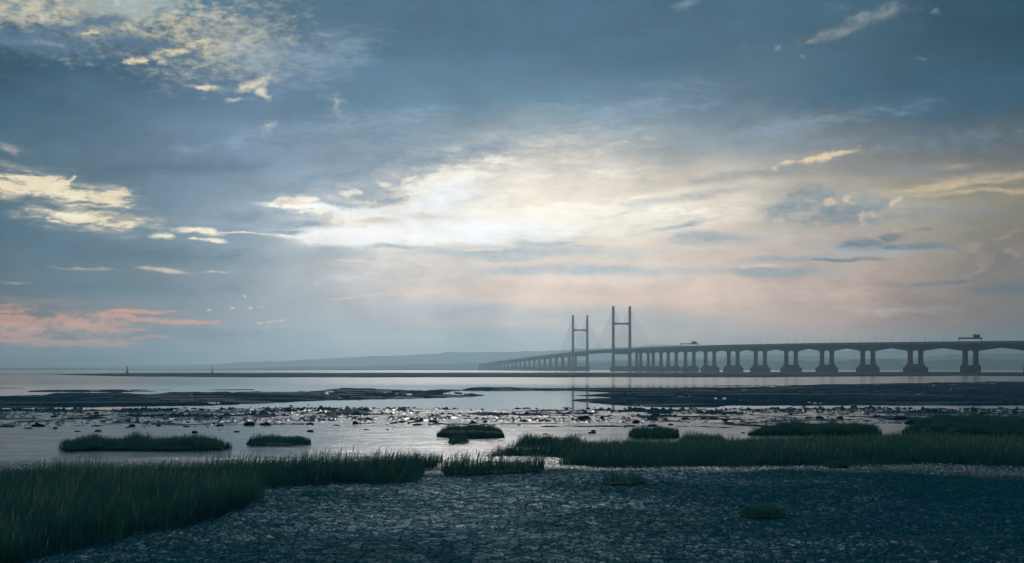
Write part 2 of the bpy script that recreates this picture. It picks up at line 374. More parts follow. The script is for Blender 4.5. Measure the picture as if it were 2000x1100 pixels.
def mat_mud():
    M = Mat('wet_mud')
    p = M.pos()
    s = M.N.new('ShaderNodeSeparateXYZ'); M.L.new(p, s.inputs[0])
    X, Y, Z = s.outputs
    # wandering edge of the cracked upper mud
    wob = M.noise(p, 0.13, 4, 0.6)
    ye = M.math('ADD', Y, M.math('MULTIPLY_ADD', wob, 14.0, -7.0))
    crk = M.rng(ye, 30.0, 37.0, 1.0, 0.0)
    far = M.rng(ye, 66.0, 120.0)
    # flakes: each voronoi cell is a curled plate with a tilt of its own
    wn = M.N.new('ShaderNodeTexNoise'); wn.inputs['Scale'].default_value = 5.0; wn.inputs['Detail'].default_value = 3
    M.L.new(p, wn.inputs['Vector'])
    wv = M.N.new('ShaderNodeVectorMath'); wv.operation = 'MULTIPLY_ADD'
    M.L.new(wn.outputs['Color'], wv.inputs[0]); wv.inputs[1].default_value = (0.12, 0.12, 0); M.L.new(p, wv.inputs[2])
    def plates(scale):
        v = M.N.new('ShaderNodeTexVoronoi'); v.voronoi_dimensions = '2D'; v.inputs['Scale'].default_value = scale
        M.L.new(wv.outputs[0], v.inputs['Vector'])
        d = M.N.new('ShaderNodeVectorMath'); d.operation = 'SUBTRACT'
        M.L.new(wv.outputs[0], d.inputs[0]); M.L.new(v.outputs['Position'], d.inputs[1])
        t = M.N.new('ShaderNodeVectorMath'); t.operation = 'SUBTRACT'
        M.L.new(v.outputs['Color'], t.inputs[0]); t.inputs[1].default_value = (0.5, 0.5, 0.5)
        dt = M.N.new('ShaderNodeVectorMath'); dt.operation = 'DOT_PRODUCT'
        M.L.new(d.outputs[0], dt.inputs[0]); M.L.new(t.outputs[0], dt.inputs[1])
        e = M.N.new('ShaderNodeTexVoronoi'); e.voronoi_dimensions = '2D'; e.feature = 'DISTANCE_TO_EDGE'; e.inputs['Scale'].default_value = scale
        M.L.new(wv.outputs[0], e.inputs['Vector'])
        edge = M.rng(e.outputs['Distance'], 0.0, 0.16)
        return dt.outputs['Value'], edge, v.outputs['Color']
    t1, e1, c1 = plates(6.5)
    t2, e2, c2 = plates(2.2)
    h = M.math('ADD', M.math('MULTIPLY', t1, 0.34), M.math('MULTIPLY', e1, 0.028))
    h = M.math('ADD', h, M.math('MULTIPLY', t2, 0.15))
    fine = M.noise(p, 22, 5, 0.6)
    h = M.math('ADD', h, M.math('MULTIPLY', fine, 0.02))
    rip = M.noise(p, 1.1, 6, 0.62, (0.55, 1.6, 1))
    rip2 = M.noise(p, 0.28, 5, 0.6, (0.5, 1.3, 1), (7, 3, 0))
    hh = M.math('ADD', M.math('MULTIPLY', rip, 0.05), M.math('MULTIPLY', rip2, 0.09))
    hmix = M.math('ADD', M.math('MULTIPLY', h, crk), M.math('MULTIPLY', hh, M.math('SUBTRACT', 1.0, M.math('MULTIPLY', crk, 0.85))))
    M.val(M.b.inputs['Normal'], M.bump(hmix, M.rng(far, 0, 0.6, 1.0, 0.2), 1.0))
    alg = M.noise(p, 0.35, 5, 0.65, (1, 1, 1), (3, 9, 1))
    col = M.mix(M.rng(alg, 0.40, 0.60), (0.005, 0.105, 0.145), (0.004, 0.108, 0.120))
    bank = M.mix(M.rng(M.noise(p, 0.05, 5, 0.6, (1, 2, 1)), 0.35, 0.65), (0.006, 0.070, 0.105), (0.008, 0.085, 0.115))
    wa = M.N.new('ShaderNodeAttribute'); wa.attribute_name = 'weed'
    weed = wa.outputs['Fac']
    col = M.mix(weed, col, bank)
    M.val(M.b.inputs['Base Color'], col)
    rn = M.noise(p, 0.6, 5, 0.6, (0.4, 1, 1), (1, 5, 2))
    r_near = M.rng(rn, 0.3, 0.7, 0.22, 0.42)
    r_mid = M.rng(rn, 0.35, 0.65, 0.08, 0.17)
    r = M.N.new('ShaderNodeMix'); r.data_type = 'FLOAT'
    M.L.new(crk, r.inputs[0]); M.L.new(r_mid, r.inputs[2]); M.L.new(r_near, r.inputs[3])
    r3 = M.N.new('ShaderNodeMix'); r3.data_type = 'FLOAT'
    M.L.new(weed, r3.inputs[0]); M.L.new(r.outputs[0], r3.inputs[2]); r3.inputs[3].default_value = 0.75
    M.L.new(r3.outputs[0], M.b.inputs['Roughness'])
    spc = M.math('MULTIPLY', M.rng(weed, 0.0, 1.0, 0.5, 0.0), M.math('MULTIPLY', M.rng(crk, 0.0, 1.0, 0.34, 0.5), M.rng(Y, 72.0, 90.0, 1.0, 0.42)))
    dry_dim = M.rng(M.noise(p, 0.16, 5, 0.6, (1, 1.4, 1), (11, 2, 5)), 0.36, 0.60)
    corner_dim = M.math('MAXIMUM', M.rng(M.math('ADD', M.math('MULTIPLY', X, 1.0), M.math('MULTIPLY_ADD', wob, 5.0, -2.5)), 5.0, 8.5), M.rng(Y, 21.5, 17.5, 0, 0.6))  # corner vignette shade put into the mud: less sheen toward right and near edges
    dry_dim = M.math('MAXIMUM', dry_dim, M.math('MULTIPLY', corner_dim, crk))
    mott = M.rng(M.noise(p, 0.35, 6, 0.65, (0.35, 1.0, 1), (4, 4, 4)), 0.36, 0.62, 0.30, 1.0)
    spc = M.math('MULTIPLY', M.math('MULTIPLY', spc, M.math('SUBTRACT', 1.0, crk)), mott)
    spc = M.math('ADD', spc, M.math('MULTIPLY', weed, M.rng(M.noise(p, 0.12, 5, 0.65, (0.3, 1, 1), (8, 1, 2)), 0.5, 0.68, 0.0, 0.05)))
    sc1 = M.N.new('ShaderNodeSeparateColor'); M.L.new(c1, sc1.inputs[0])
    film = M.math('MULTIPLY_ADD', M.math('POWER', sc1.outputs[2], 1.6), 0.075, 0.012)
    film = M.math('MULTIPLY', M.math('MULTIPLY', film, crk), M.math('SUBTRACT', 1.0, M.math('MULTIPLY', dry_dim, 0.75)))
    gl = M.N.new('ShaderNodeBsdfGlossy'); gl.inputs['Color'].default_value = (0.62, 0.88, 1.0, 1)
    M.L.new(r_near, gl.inputs['Roughness'])
    mx = M.N.new('ShaderNodeMixShader'); M.L.new(film, mx.inputs[0])
    M.L.new(M.b.outputs[0], mx.inputs[1]); M.L.new(gl.outputs[0], mx.inputs[2])
    M.L.new(mx.outputs[0], M.N['Material Output'].inputs[0])
    M.L.new(M.b.inputs['Normal'].links[0].from_socket, gl.inputs['Normal'])
    M.L.new(spc, M.b.inputs['Specular IOR Level'])
    return M.m

def mat_water():
    M = Mat('tidal_water')
    p = M.pos()
    s = M.N.new('ShaderNodeSeparateXYZ'); M.L.new(p, s.inputs[0])
    M.b.inputs['Base Color'].default_value = (0.012, 0.035, 0.045, 1)
    M.val(M.b.inputs['Roughness'], M.rng(s.outputs[1], 300, 420, 0.05, 0.13))
    M.b.inputs['IOR'].default_value = 1.33
    n = M.noise(p, 0.8, 4, 0.6, (0.5, 1, 1))
    n2 = M.noise(p, 0.02, 4, 0.6, (0.25, 1, 1))
    M.val(M.b.inputs['Normal'], M.bump(M.math('ADD', n, M.math('MULTIPLY', n2, 3.0)), M.rng(s.outputs[1], 150, 500, 0.05, 0.25), 0.03))
    return M.m

MUD = mat_mud(); WATER = mat_water()
CONC = simple('pier_concrete', (0.015, 0.085, 0.115), 0.8, 0.12, 0.25, (1, 1, .5))
GIRD = simple('deck_concrete', (0.012, 0.085, 0.110), 0.8, 0.06, 0.2)
PYL = simple('pylon_concrete', (0.04, 0.085, 0.105), 0.8, 0.06, 0.15)
STAIN = simple('tide_stained_concrete', (0.006, 0.05, 0.072), 0.85, 0.15, 0.3, (1, 1, .4))
STEEL = simple('dark_steel', (0.005, 0.04, 0.055), 0.5, 0.5, 0.2)
ROAD = simple('asphalt', (0.05, 0.05, 0.05), 0.9, 0.3, 0.2)
CABLE = simple('cable_sheath', (0.16, 0.18, 0.19), 0.6, 0.3, 0.1)
def mat_wind():
    M = Mat('wind_screen'); M.b.inputs['Base Color'].default_value = (0.16, 0.30, 0.32, 1)
    M.b.inputs['Roughness'].default_value = 0.5
    p = M.pos(); n = M.noise(p, 0.08, 3)
    M.val(M.b.inputs['Base Color'], M.mix(n, (0.16, 0.34, 0.36), (0.24, 0.46, 0.46)))
    return M.m
WIND = mat_wind()
ROCK = simple('weedy_rock', (0.006, 0.050, 0.062), 0.75, 6, 0.5, (1, 1, 1), 0.05)
PEAT = simple('peaty_mud', (0.008, 0.105, 0.085), 0.85, 4, 0.4, (1, 1, 1), 0.03)
HILL = simple('hill_land', (0.035, 0.065, 0.06), 0.95, 0.004, 0.3)
WOOD = simple('wooded_shore', (0.03, 0.06, 0.055), 0.95, 0.02, 0.4)

def mat_grass():
    M = Mat('cordgrass')
    a = M.N.new('ShaderNodeAttribute'); a.attribute_name = 'tone'
    s = M.N.new('ShaderNodeSeparateColor'); M.L.new(a.outputs['Color'], s.inputs[0])
    p = M.pos()
    patch = M.noise(p, 0.35, 3)
    c = M.mix(M.rng(patch, 0.35, 0.65), (0.006, 0.120, 0.115), (0.026, 0.200, 0.150))
    c = M.mix(s.outputs[0], c, (0.035, 0.20, 0.155))
    c = M.mix(s.outputs[1], c, (0.30, 0.36, 0.28))
    M.val(M.b.inputs['Base Color'], c)
    M.b.inputs['Roughness'].default_value = 0.6
    M.b.inputs['Specular IOR Level'].default_value = 0.25
    tr = M.N.new('ShaderNodeBsdfTranslucent'); M.val(tr.inputs[0], c)
    mx = M.N.new('ShaderNodeMixShader'); mx.inputs[0].default_value = 0.3
    M.L.new(M.b.outputs[0], mx.inputs[1]); M.L.new(tr.outputs[0], mx.inputs[2])
    M.L.new(mx.outputs[0], M.N['Material Output'].inputs[0])
    return M.m
GRASS = mat_grass()

# ------------------------------------------------------------------ mesh helpers
def mesh_obj(name, V, Fc, mat, parent=None, smooth=False):
    me = bpy.data.meshes.new(name)
    V = np.asarray(V, dtype=np.float32)
    if isinstance(Fc, np.ndarray):
        k = Fc.shape[1]
        me.vertices.add(len(V)); me.vertices.foreach_set('co', V.ravel())
        me.loops.add(Fc.size); me.loops.foreach_set('vertex_index', Fc.astype(np.int32).ravel())
        me.polygons.add(len(Fc)); me.polygons.foreach_set('loop_start', np.arange(0, Fc.size, k, dtype=np.int32))
        me.polygons.foreach_set('loop_total', np.full(len(Fc), k, dtype=np.int32))
        me.update(calc_edges=True)
    else:
        me.from_pydata([tuple(map(float, v)) for v in V], [], Fc)
    me.materials.append(mat)
    me.polygons.foreach_set('use_smooth', [smooth] * len(me.polygons))
    me.validate()
    o = bpy.data.objects.new(name, me)
    C.objects.link(o)
    if parent:
        o.parent = parent
    return o

def empty(name, loc=(0, 0, 0), rz=0.0, parent=None):
    o = bpy.data.objects.new(name, None); o.location = loc; o.rotation_euler = (0, 0, rz)
    o.empty_display_size = 1.0
    C.objects.link(o)
    if parent:
        o.parent = parent
    return o

def tag(o, label=None, cat=None, group=None, kind=None):
    if label: o['label'] = label
    if cat: o['category'] = cat
    if group: o['group'] = group
    if kind: o['kind'] = kind
    return o

class MB:
    def __init__(s): s.v = []; s.f = []
    def prism(s, pts_rings):
        """stack of rings (lists of 3-D points, same count) closed at both ends"""
        n = len(pts_rings[0]); b = len(s.v)
        for r in pts_rings: s.v += [tuple(p) for p in r]
        for k in range(len(pts_rings) - 1):
            for i in range(n):
                j = (i + 1) % n
                s.f.append((b + k*n + i, b + k*n + j, b + (k+1)*n + j, b + (k+1)*n + i))
        s.f.append(tuple(b + i for i in reversed(range(n))))
        s.f.append(tuple(b + (len(pts_rings)-1)*n + i for i in range(n)))
        return s
    def box(s, x0, x1, y0, y1, z0, z1):
        r = lambda z: [(x0, y0, z), (x1, y0, z), (x1, y1, z), (x0, y1, z)]
        return s.prism([r(z0), r(z1)])
    def tube(s, a, b, ra, rb=None, n=6):
        rb = ra if rb is None else rb
        a = np.array(a, float); b = np.array(b, float); d = b - a; d /= np.linalg.norm(d)
        u = np.cross(d, (0, 0, 1.0)); u = np.array((1.0, 0, 0)) if np.linalg.norm(u) < 1e-3 else u / np.linalg.norm(u)
        w = np.cross(d, u)
        ring = lambda c, r: [c + r*(math.cos(2*math.pi*i/n)*u + math.sin(2*math.pi*i/n)*w) for i in range(n)]
        return s.prism([ring(a, ra), ring(b, rb)])
    def build(s, name, mat, parent=None, smooth=False):
        return mesh_obj(name, s.v, s.f, mat, parent, smooth)

# numpy fbm noise
def vnoise(x, y, seed=0):
    xi = np.floor(x).astype(np.int64); yi = np.floor(y).astype(np.int64)
    xf = x - xi; yf = y - yi
    u = xf*xf*(3-2*xf); v = yf*yf*(3-2*yf)
    def h(a, b):
        n = (a * 374761393 + b * 668265263 + seed * 974634777) & 0xFFFFFFFF
        n = ((n ^ (n >> 13)) * 1274126177) & 0xFFFFFFFF
        return ((n ^ (n >> 16)) & 0xFFFFFF) / float(0xFFFFFF)
    return (h(xi, yi)*(1-u) + h(xi+1, yi)*u)*(1-v) + (h(xi, yi+1)*(1-u) + h(xi+1, yi+1)*u)*v
def fbm(x, y, seed=0, o=4, g=0.5):
    t = 0; a = 1.0; s = 0
    for k in range(o):
        t = t + a*vnoise(x*2**k, y*2**k, seed+k*17); s += a; a *= g
    return t/s

# ------------------------------------------------------------------ shore profile
PY = np.array([0, 31.7, 41.7, 56.9, 82.6, 105, 128, 146, 160, 420, 3000.])
PZ = np.array([2.1, 2.1, 1.9, 1.6, 0.95, 0.42, 0.12, 0.0, -0.12, -0.3, -0.4])
def base_z(Y): return np.interp(Y, PY, PZ)
_Yt = np.exp(np.linspace(math.log(3.0), math.log(3000), 4000))
_pt = (EYE - np.maximum(base_z(_Yt), 0.0)) * F / _Yt
def depth_of(p): return np.interp(p, _pt[::-1], _Yt[::-1])
def ground_pt(px, py):
    Y = float(depth_of(py - HOR)); return (px - 1000.0) / F * Y, Y

def poly(x, pts):
    a = np.array(pts, float); return np.interp(x, a[:, 0], a[:, 1])

def terrain_z(x, y):
    """x, y: photo column / row of the base ground point -> (X, Y, Z)"""
    p = y - HOR
    Y = depth_of(p); X = (x - 1000.0) / F * Y
    z = base_z(Y)
    # gentle relief of the upper flat
    z = z + (fbm(X*0.25, Y*0.35, 3) - 0.5) * 0.10 * np.clip((120 - Y)/60, 0, 1)
    # slabs and curled flakes of drying mud close by
    fl = np.clip((40 - Y)/8, 0, 1)*np.clip((Y - 9)/4, 0, 1)
    c1 = fbm(X*7.0, Y*2.6, 61, 3, 0.6); c2 = fbm(X*2.2, Y*1.1, 62, 3)
    z = z + fl*((np.abs(c1 - 0.5)*2)*-0.040 + (c2 - .5)*0.05)
    # rough seaweed ground and shallow pools around the shoreline
    k = fbm(X*0.07, Y*0.13, 11, 4, 0.6) - 0.5
    k3 = fbm(X*0.42, Y*0.20, 12, 4, 0.62) - 0.5
    amp = np.interp(Y, [70, 84, 96, 135, 150, 165], [0, 0.08, 0.26, 0.32, 0.24, 0.0])
    z = z + amp*(k*0.7 + k3*1.1)
    k2 = fbm(X*1.5, Y*0.7, 23, 3, 0.6)
    z = z + np.clip(k2 - 0.645 - 0.5*(fbm(X*0.05, Y*0.05, 91, 2)-.45), 0, 1)*1.3*np.interp(Y, [74, 84, 160, 190], [0, 1, 1, 0])
    weed = np.clip((k3*1.0 + k*0.5 - np.interp(Y, [70, 84, 97, 125, 150], [.28, .12, .05, .01, -.04]))*16, 0, 1)
    weed = np.maximum(weed, np.clip((k2 - 0.66)*30, 0, 1)*(Y > 78))
    weed = np.where(Y < 70, 0, weed); weed = np.where(Y > 150, 1, weed)
    # left side runs muddier
    lf = np.clip((520 - x)/300, 0, 1)*np.clip((y - 796)/4, 0, 1)*np.clip((822-y)/8, 0, 1)
    z = z + lf*(fbm(x/26.0, y/2.2, 31, 4, 0.6) - 0.50)*0.45
    wob = (fbm(x/45.0, y/7.0, 5, 4, 0.6) - 0.5)*5.0 + (fbm(x/9.0, y/3.0, 6, 3) - 0.5)*1.6
    def bar(top, bot, h, soft=3.0, w=1.0):
        m = np.minimum(y - poly(x, top), poly(x, bot) - y) + wob*w
        return np.clip(m/soft, -1, 1)*h
    s = np.full_like(z, -0.3)
    # long mud banks (photo rows of their far and near edges)
    s = np.maximum(s, bar([(-900,772),(0,773),(80,772),(110,767),(225,766),(290,770),(335,766),(500,765),(620,764),(655,759),(720,758),(770,761),(900,766),(945,771),(960,780)],
                          [(-900,799),(0,798),(200,795),(340,793),(440,791),(500,789),(620,783),(700,782),(820,778),(900,776),(945,773),(960,765)], 0.22, 3, .7))
    s = np.maximum(s, bar([(40,768),(60,763),(120,761.5),(230,761),(330,761),(345,764),(380,772)], [(40,764),(60,766),(140,766),(230,766.5),(330,764),(345,762),(380,760)], 0.12, 2, .25))
    s = np.maximum(s, bar([(-900,757.2),(0,757.4),(70,758.2),(90,762)], [(-900,759),(0,758.8),(70,758.6),(90,757)], 0.08, 1, .12))
    s = np.maximum(s, bar([(370,770),(410,761),(430,761),(495,760.5),(520,768)], [(370,760),(410,762),(430,762.2),(495,762),(520,758)], 0.08, 1, .15))
    s = np.maximum(s, bar([(780,768),(860,760.5),(900,761),(925,757),(1000,756.5),(1060,758),(1200,757.5),(1290,757),(1420,757),(1500,755),(1600,751),(1700,749.5),(1850,747),(2000,745),(2900,738)],
                          [(780,756),(860,766),(900,764.5),(1000,764),(1100,763.5),(1195,767),(1140,772),(1240,778),(1330,790),(1400,794),(1500,788),(1600,785),(1700,783),(1850,784),(2000,781),(2900,780)], 0.25, 3, .5))
    s = np.maximum(s, bar([(1100,776),(1118,773),(1165,770),(1220,765),(1300,760),(1400,758)], [(1100,768),(1118,773.5),(1165,775),(1220,779),(1300,788),(1400,792)], 0.2, 2, .3))
    s = np.maximum(s, bar([(1085,788),(1122,781),(1200,777),(1250,775),(1400,770),(1440,790)], [(1085,778),(1122,783),(1170,788),(1250,793.5),(1320,795),(1400,795),(1440,785)], 0.22, 2, .3))
    s = np.maximum(s, bar([(1370,760),(1400,753),(1470,752.5),(1520,752)], [(1370,748),(1400,754.2),(1470,754.5),(1520,760)], 0.1, 1, .15))
    # far shoal on which the piers stand
    top = [(-900,730.6),(0,730.6),(105,730.4),(120,730.3),(240,729),(500,728.4),(900,728),(1190,727.6),(1500,726.6),(1850,726),(1930,727),(2900,727)]
    bot = [(-900,731.4),(0,731.5),(105,731.5),(120,732.4),(240,735),(420,737),(700,737.4),(1000,737),(1170,737.2),(1450,737.4),(1700,735.4),(2000,734.4),(2900,734)]
    m = np.minimum(y - poly(x, top), poly(x, bot) - y) + (fbm(x/60.0, y*0.7, 8, 4) - 0.5)*1.2
    s = np.maximum(s, np.clip(m/1.0, -1, 1)*0.35)
    # rain and tide pools let into the banks
    st = fbm(x/38.0, y/2.3, 41, 4, 0.62)
    left_p = np.interp(x, [100, 300, 460, 800, 830, 1300, 1480, 2900], [0.02, 0.03, .09, .09, .05, .03, .09, .09])
    pool = (st > 0.665 - left_p) & (p < 72) & (p > 26)
    s = np.where(pool & (s > 0), -0.05, s)
    st2 = fbm(x/55.0, y/1.6, 77, 3)
    s = np.where((p < 15) & (p > 10.5) & (st2 > 0.74) & (s > 0), -0.05, s)
    use = np.clip((Y - 146)/12, 0, 1)
    z = np.where(use > 0, np.maximum(z*(1-use) - 0.3*use, s*use + z*(1-use)), z)
    return X, Y, z, weed

def build_ground():
    ys = np.concatenate([HOR + np.array([1400, 1150, 950, 800, 700, 620, 560, 510, 475, 450]),
                         np.arange(1160, 822, -0.75), np.arange(822, 741, -0.42), np.arange(741, 725.4, -0.35)])
    xs = np.concatenate([np.arange(-700, -40, 7.0), np.arange(-40, 2040, 2.0), np.arange(2040, 2701, 7.0)])
    gx, gy = np.meshgrid(xs, ys)
    X, Y, Z, WD = terrain_z(gx, gy)
    nr, nc = gx.shape
    V = np.stack([X, Y, Z], -1).reshape(-1, 3)
    i = np.arange(nr*nc).reshape(nr, nc)
    Fq = np.stack([i[:-1, :-1], i[:-1, 1:], i[1:, 1:], i[1:, :-1]], -1).reshape(-1, 4)
    o = mesh_obj('mudflat', V, Fq, MUD, None, True)
    at = o.data.attributes.new('weed', 'FLOAT', 'POINT'); at.data.foreach_set('value', WD.ravel().astype(np.float32))
    tag(o, kind='structure')
    # the sheet of water runs to the horizon under everything
    w = mesh_obj('water', [(-10400, -50, 0), (10400, -50, 0), (10400, 12500, 0), (-10400, 12500, 0)], [(0, 1, 2, 3)], WATER)
    tag(w, kind='structure')
    b = mesh_obj('seabed', [(-10450, -55, -.9), (10450, -55, -.9), (10450, 12550, -.9), (-10450, 12550, -.9)], [(0, 1, 2, 3)], MUD)
    tag(b, kind='structure')
build_ground()

def surf(px, py):
    X, Y, Z, _ = terrain_z(np.array([float(px)]), np.array([float(py)]))
    return float(X[0]), float(Y[0]), float(Z[0])

# ------------------------------------------------------------------ hills
def ridge(name, dist, prof, mat, depth, seed, rough, step=4.0, kind='structure'):
    xs = np.arange(prof[0][0], prof[-1][0] + 1, step)
    top = poly(xs, prof)
    nzz = (fbm(xs/60.0, xs*0+seed, seed, 5, 0.55) - 0.5)*2*rough
    h = np.maximum((HOR - (top + nzz))*dist/F + EYE, 0.3)
    nk = 7
    V = []; Fc = []
    for k in range(nk):
        t = k/(nk-1)
        prof_t = math.sin(min(1, t*1.0)*math.pi/2)
        for x, hh in zip(xs, h):
            Yd = dist - depth*0.5 + depth*t*0.5
            jit = (float(vnoise(np.array([x/25.0]), np.array([k*0.9 + seed]), seed)[0]) - .5)*0.25*hh*(0 if k in (0, nk-1) else 1)
            V.append(((x-1000)/F*dist, Yd, -1.0 if k == 0 else max(0.1, hh*prof_t + jit)))
    n = len(xs)
    for x, hh in zip(xs, h): V.append(((x-1000)/F*dist, dist + depth, -1.0))
    for k in range(nk):
        for i in range(n-1):
            a = k*n + i
            Fc.append((a, a+1, a+n+1, a+n))
    o = mesh_obj(name, V, Fc, mat, None, True)
    return tag(o, kind=kind)

ridge('hills', 11500, [(-900,716),(100,717),(300,714),(430,711),(520,706),(560,704.5),(640,700),(700,697),(790,694),(860,690),(900,688.5),(960,688),(1060,686.5),(1130,683),(1230,677),(1290,674),(1330,675),(1400,681),(1480,683),(1560,684),(1640,684.5),(1720,683.5),(1800,681),(1880,679),(1960,682),(2050,680),(2300,676),(2900,684)], HILL, 900, 4, 1.2)
ridge('distant_hills', 7600, [(-900,721.4),(380,721.3),(480,719),(600,716),(700,715),(820,712),(960,708),(1100,704),(1250,703),(1330,701),(1400,696),(1440,694),(1530,693.5),(1600,696),(1660,701),(1740,702),(1800,697),(1880,692),(1980,690),(2200,687),(2900,694)], HILL, 700, 9, 0.8)

# low far shore: a wooded bank under the bridge, bumpy with tree crowns
def wooded():
    prof = [(880,723.0),(960,719),(1030,713),(1080,710),(1110,707.5),(1160,708.5),(1200,706),(1260,708),(1330,706),(1350,703),(1400,705),(1440,699),(1470,703),(1520,707),(1560,705),(1620,707),(1680,702),(1760,702),(1800,706),(1850,703),(1900,701),(2000,703),(2200,700),(2600,704)]
    dist = 5600.0
    rnd = random.Random(5)
    xs = np.arange(880, 2600, 1.6)
    top = poly(xs, prof) + (fbm(xs/14.0, xs*0+3, 5, 4, .6)-.5)*5.5
    h = np.maximum((HOR-top)*dist/F + EYE, 0.5)
    V = []; Fc = []
    n = len(xs)
    lev = [(0.0, -40), (0.35, -30), (0.72, -15), (1.0, 0), (0.75, 60), (0.0, 120)]
    for k, (f, dy) in enumerate(lev):
        for x, hh in zip(xs, h):
            jx = rnd.uniform(-1, 1)*2; jz = rnd.uniform(-1, 1)*1.5*(1 if 0 < k < 5 else 0)
            V.append(((x-1000)/F*dist + jx, dist + dy*2 + rnd.uniform(-6, 6), (hh*f + jz) if k not in (0, 5) else -1))
    for k in range(len(lev)-1):
        for i in range(n-1):
            a = k*n+i; Fc.append((a, a+1, a+n+1, a+n))
    o = mesh_obj('woodland', V, Fc, WOOD, None, False)
    tag(o, 'hazy belt of trees on the far shore behind the bridge piers', 'woodland', kind='stuff')
    # shore strip
    s = mesh_obj('far_shore', [(-1400, 5300, -0.5), (-1400, 5300, 2.0), (5200, 5300, 5.0), (5200, 5300, -0.5), (-1400, 5700, 2.0), (5200, 5700, 5.0)], [(0, 3, 2, 1), (1, 2, 5, 4)], WOOD)
    tag(s, kind='structure')
wooded()
ridge('low_coast', 6200, [(-900,719.6),(-100,719.5),(60,719.6),(200,720.2),(300,721.2),(420,721.6),(520,721),(640,720.4),(800,719.6),(900,719)], HILL, 700, 13, 0.35)

# ------------------------------------------------------------------ bridge
PX = [1236.5, 1258.7, 1283.5, 1313, 1347, 1386.5, 1432, 1485, 1545, 1615, 1695, 1788, 1895.5]
T1 = (214*2705/F, 2705.0)
def march():
    pts = []
    X, Y = T1
    for px in PX:
        t = (px-1000)/F
        a = t*t+1; b = -2*(t*X+Y); c = X*X+Y*Y-98.0**2
        y = (-b-math.sqrt(b*b-4*a*c))/(2*a); x = t*y
        pts.append((x, y)); X, Y = x, y
    return pts
near = march()
ang = math.atan2(near[-1][0]-near[-2][0], near[-2][1]-near[-1][1])
x, y = near[-1]
ext = []
for i in range(5):
    ang += R(1.15)
    x += 98*math.sin(ang); y -= 98*math.cos(ang); ext.append((x, y))
T2 = (164.5, 3154.0)
fd = math.atan(0.135)
far = []
x, y = T2
for i in range(22):
    x -= 98*math.sin(fd); y += 98*math.cos(fd); far.append((x, y))
# centre line from the nearest point to the far abutment
mid = [(T1[0]+(T2[0]-T1[0])*k/5, T1[1]+(T2[1]-T1[1])*k/5) for k in range(1, 5)]
CL = list(reversed(ext)) + list(reversed(near)) + [T1] + mid + [T2] + far
CLa = np.array(CL)
seg = np.hypot(*np.diff(CLa, axis=0).T)
ARC = np.concatenate([[0], np.cumsum(seg)])
def smooth_line(s):
    """centripetal-free cubic (Catmull-Rom) position and tangent at arc length s"""
    s = min(max(s, 0.0), ARC[-1]-1e-3)
    i = int(np.searchsorted(ARC, s, 'right')-1); i = min(max(i, 0), len(CL)-2)
    t = (s-ARC[i])/seg[i]
    P1, P2 = CLa[i], CLa[i+1]
    P0 = CLa[i-1] if i > 0 else 2*P1-P2
    P3 = CLa[i+2] if i+2 < len(CL) else 2*P2-P1
    m1 = (P2-P0)/( (seg[i-1] if i > 0 else seg[i]) + seg[i])*seg[i]; m2 = (P3-P1)/((seg[i+1] if i+1 < len(seg) else seg[i]) + seg[i])*seg[i]
    p = (2*t**3-3*t*t+1)*P1+(t**3-2*t*t+t)*m1+(-2*t**3+3*t*t)*P2+(t**3-t*t)*m2
    d = (6*t*t-6*t)*P1+(3*t*t-4*t+1)*m1+(-6*t*t+6*t)*P2+(3*t*t-2*t)*m2
    d = d/np.linalg.norm(d)
    return p, d
def deck_z(Y):
    return float(np.interp(Y, [900, 1360, 1467, 1740, 2029, 2317, 2705, 2930, 3154, 3460, 3790, 4200, 4637, 5111, 5400],
                              [25.5, 31.4, 32.9, 36.6, 39.5, 41.8, 43.7, 44.3, 43.6, 41.6, 38.7, 35.0, 30.7, 24.5, 21.5]))
def arc_of(pt):
    i = int(np.argmin(np.hypot(CLa[:, 0]-pt[0], CLa[:, 1]-pt[1]))); return float(ARC[i])
A_T1, A_T2 = arc_of(T1), arc_of(T2)
PIERS = [arc_of(q) for q in ext+near] + [arc_of(q) for q in far]
PIERS_S = sorted(PIERS)

bridge = empty('bridge', (near[-1][0], near[-1][1], 0))
tag(bridge, 'long grey cable-stayed road bridge on twin-column piers crossing the estuary', 'bridge')
BO = np.array([near[-1][0], near[-1][1], 0.0])

def frame(s):
    p, d = smooth_line(s)
    n = np.array([d[1], -d[0]])          # to the right when looking away along the bridge
    return p, d, n
def sweep(name, svals, section, mat):
    """section(s) -> list of (lateral, z-offset from deck top) ; same count"""
    V = []; Fc = []
    cnt = None
    for s in svals:
        p, d, n = frame(s); zt = deck_z(p[1])
        sec = section(s); cnt = len(sec)
        for l, z in sec:
            q = p + n*l
            V.append((q[0]-BO[0], q[1]-BO[1], zt+z))
    m = len(svals)
    for k in range(m-1):
        for i in range(cnt):
            j = (i+1) % cnt
            Fc.append((k*cnt+i, k*cnt+j, (k+1)*cnt+j, (k+1)*cnt+i))
    Fc.append(tuple(range(cnt))); Fc.append(tuple((m-1)*cnt+i for i in reversed(range(cnt))))
    return mesh_obj(name, V, Fc, mat, bridge)

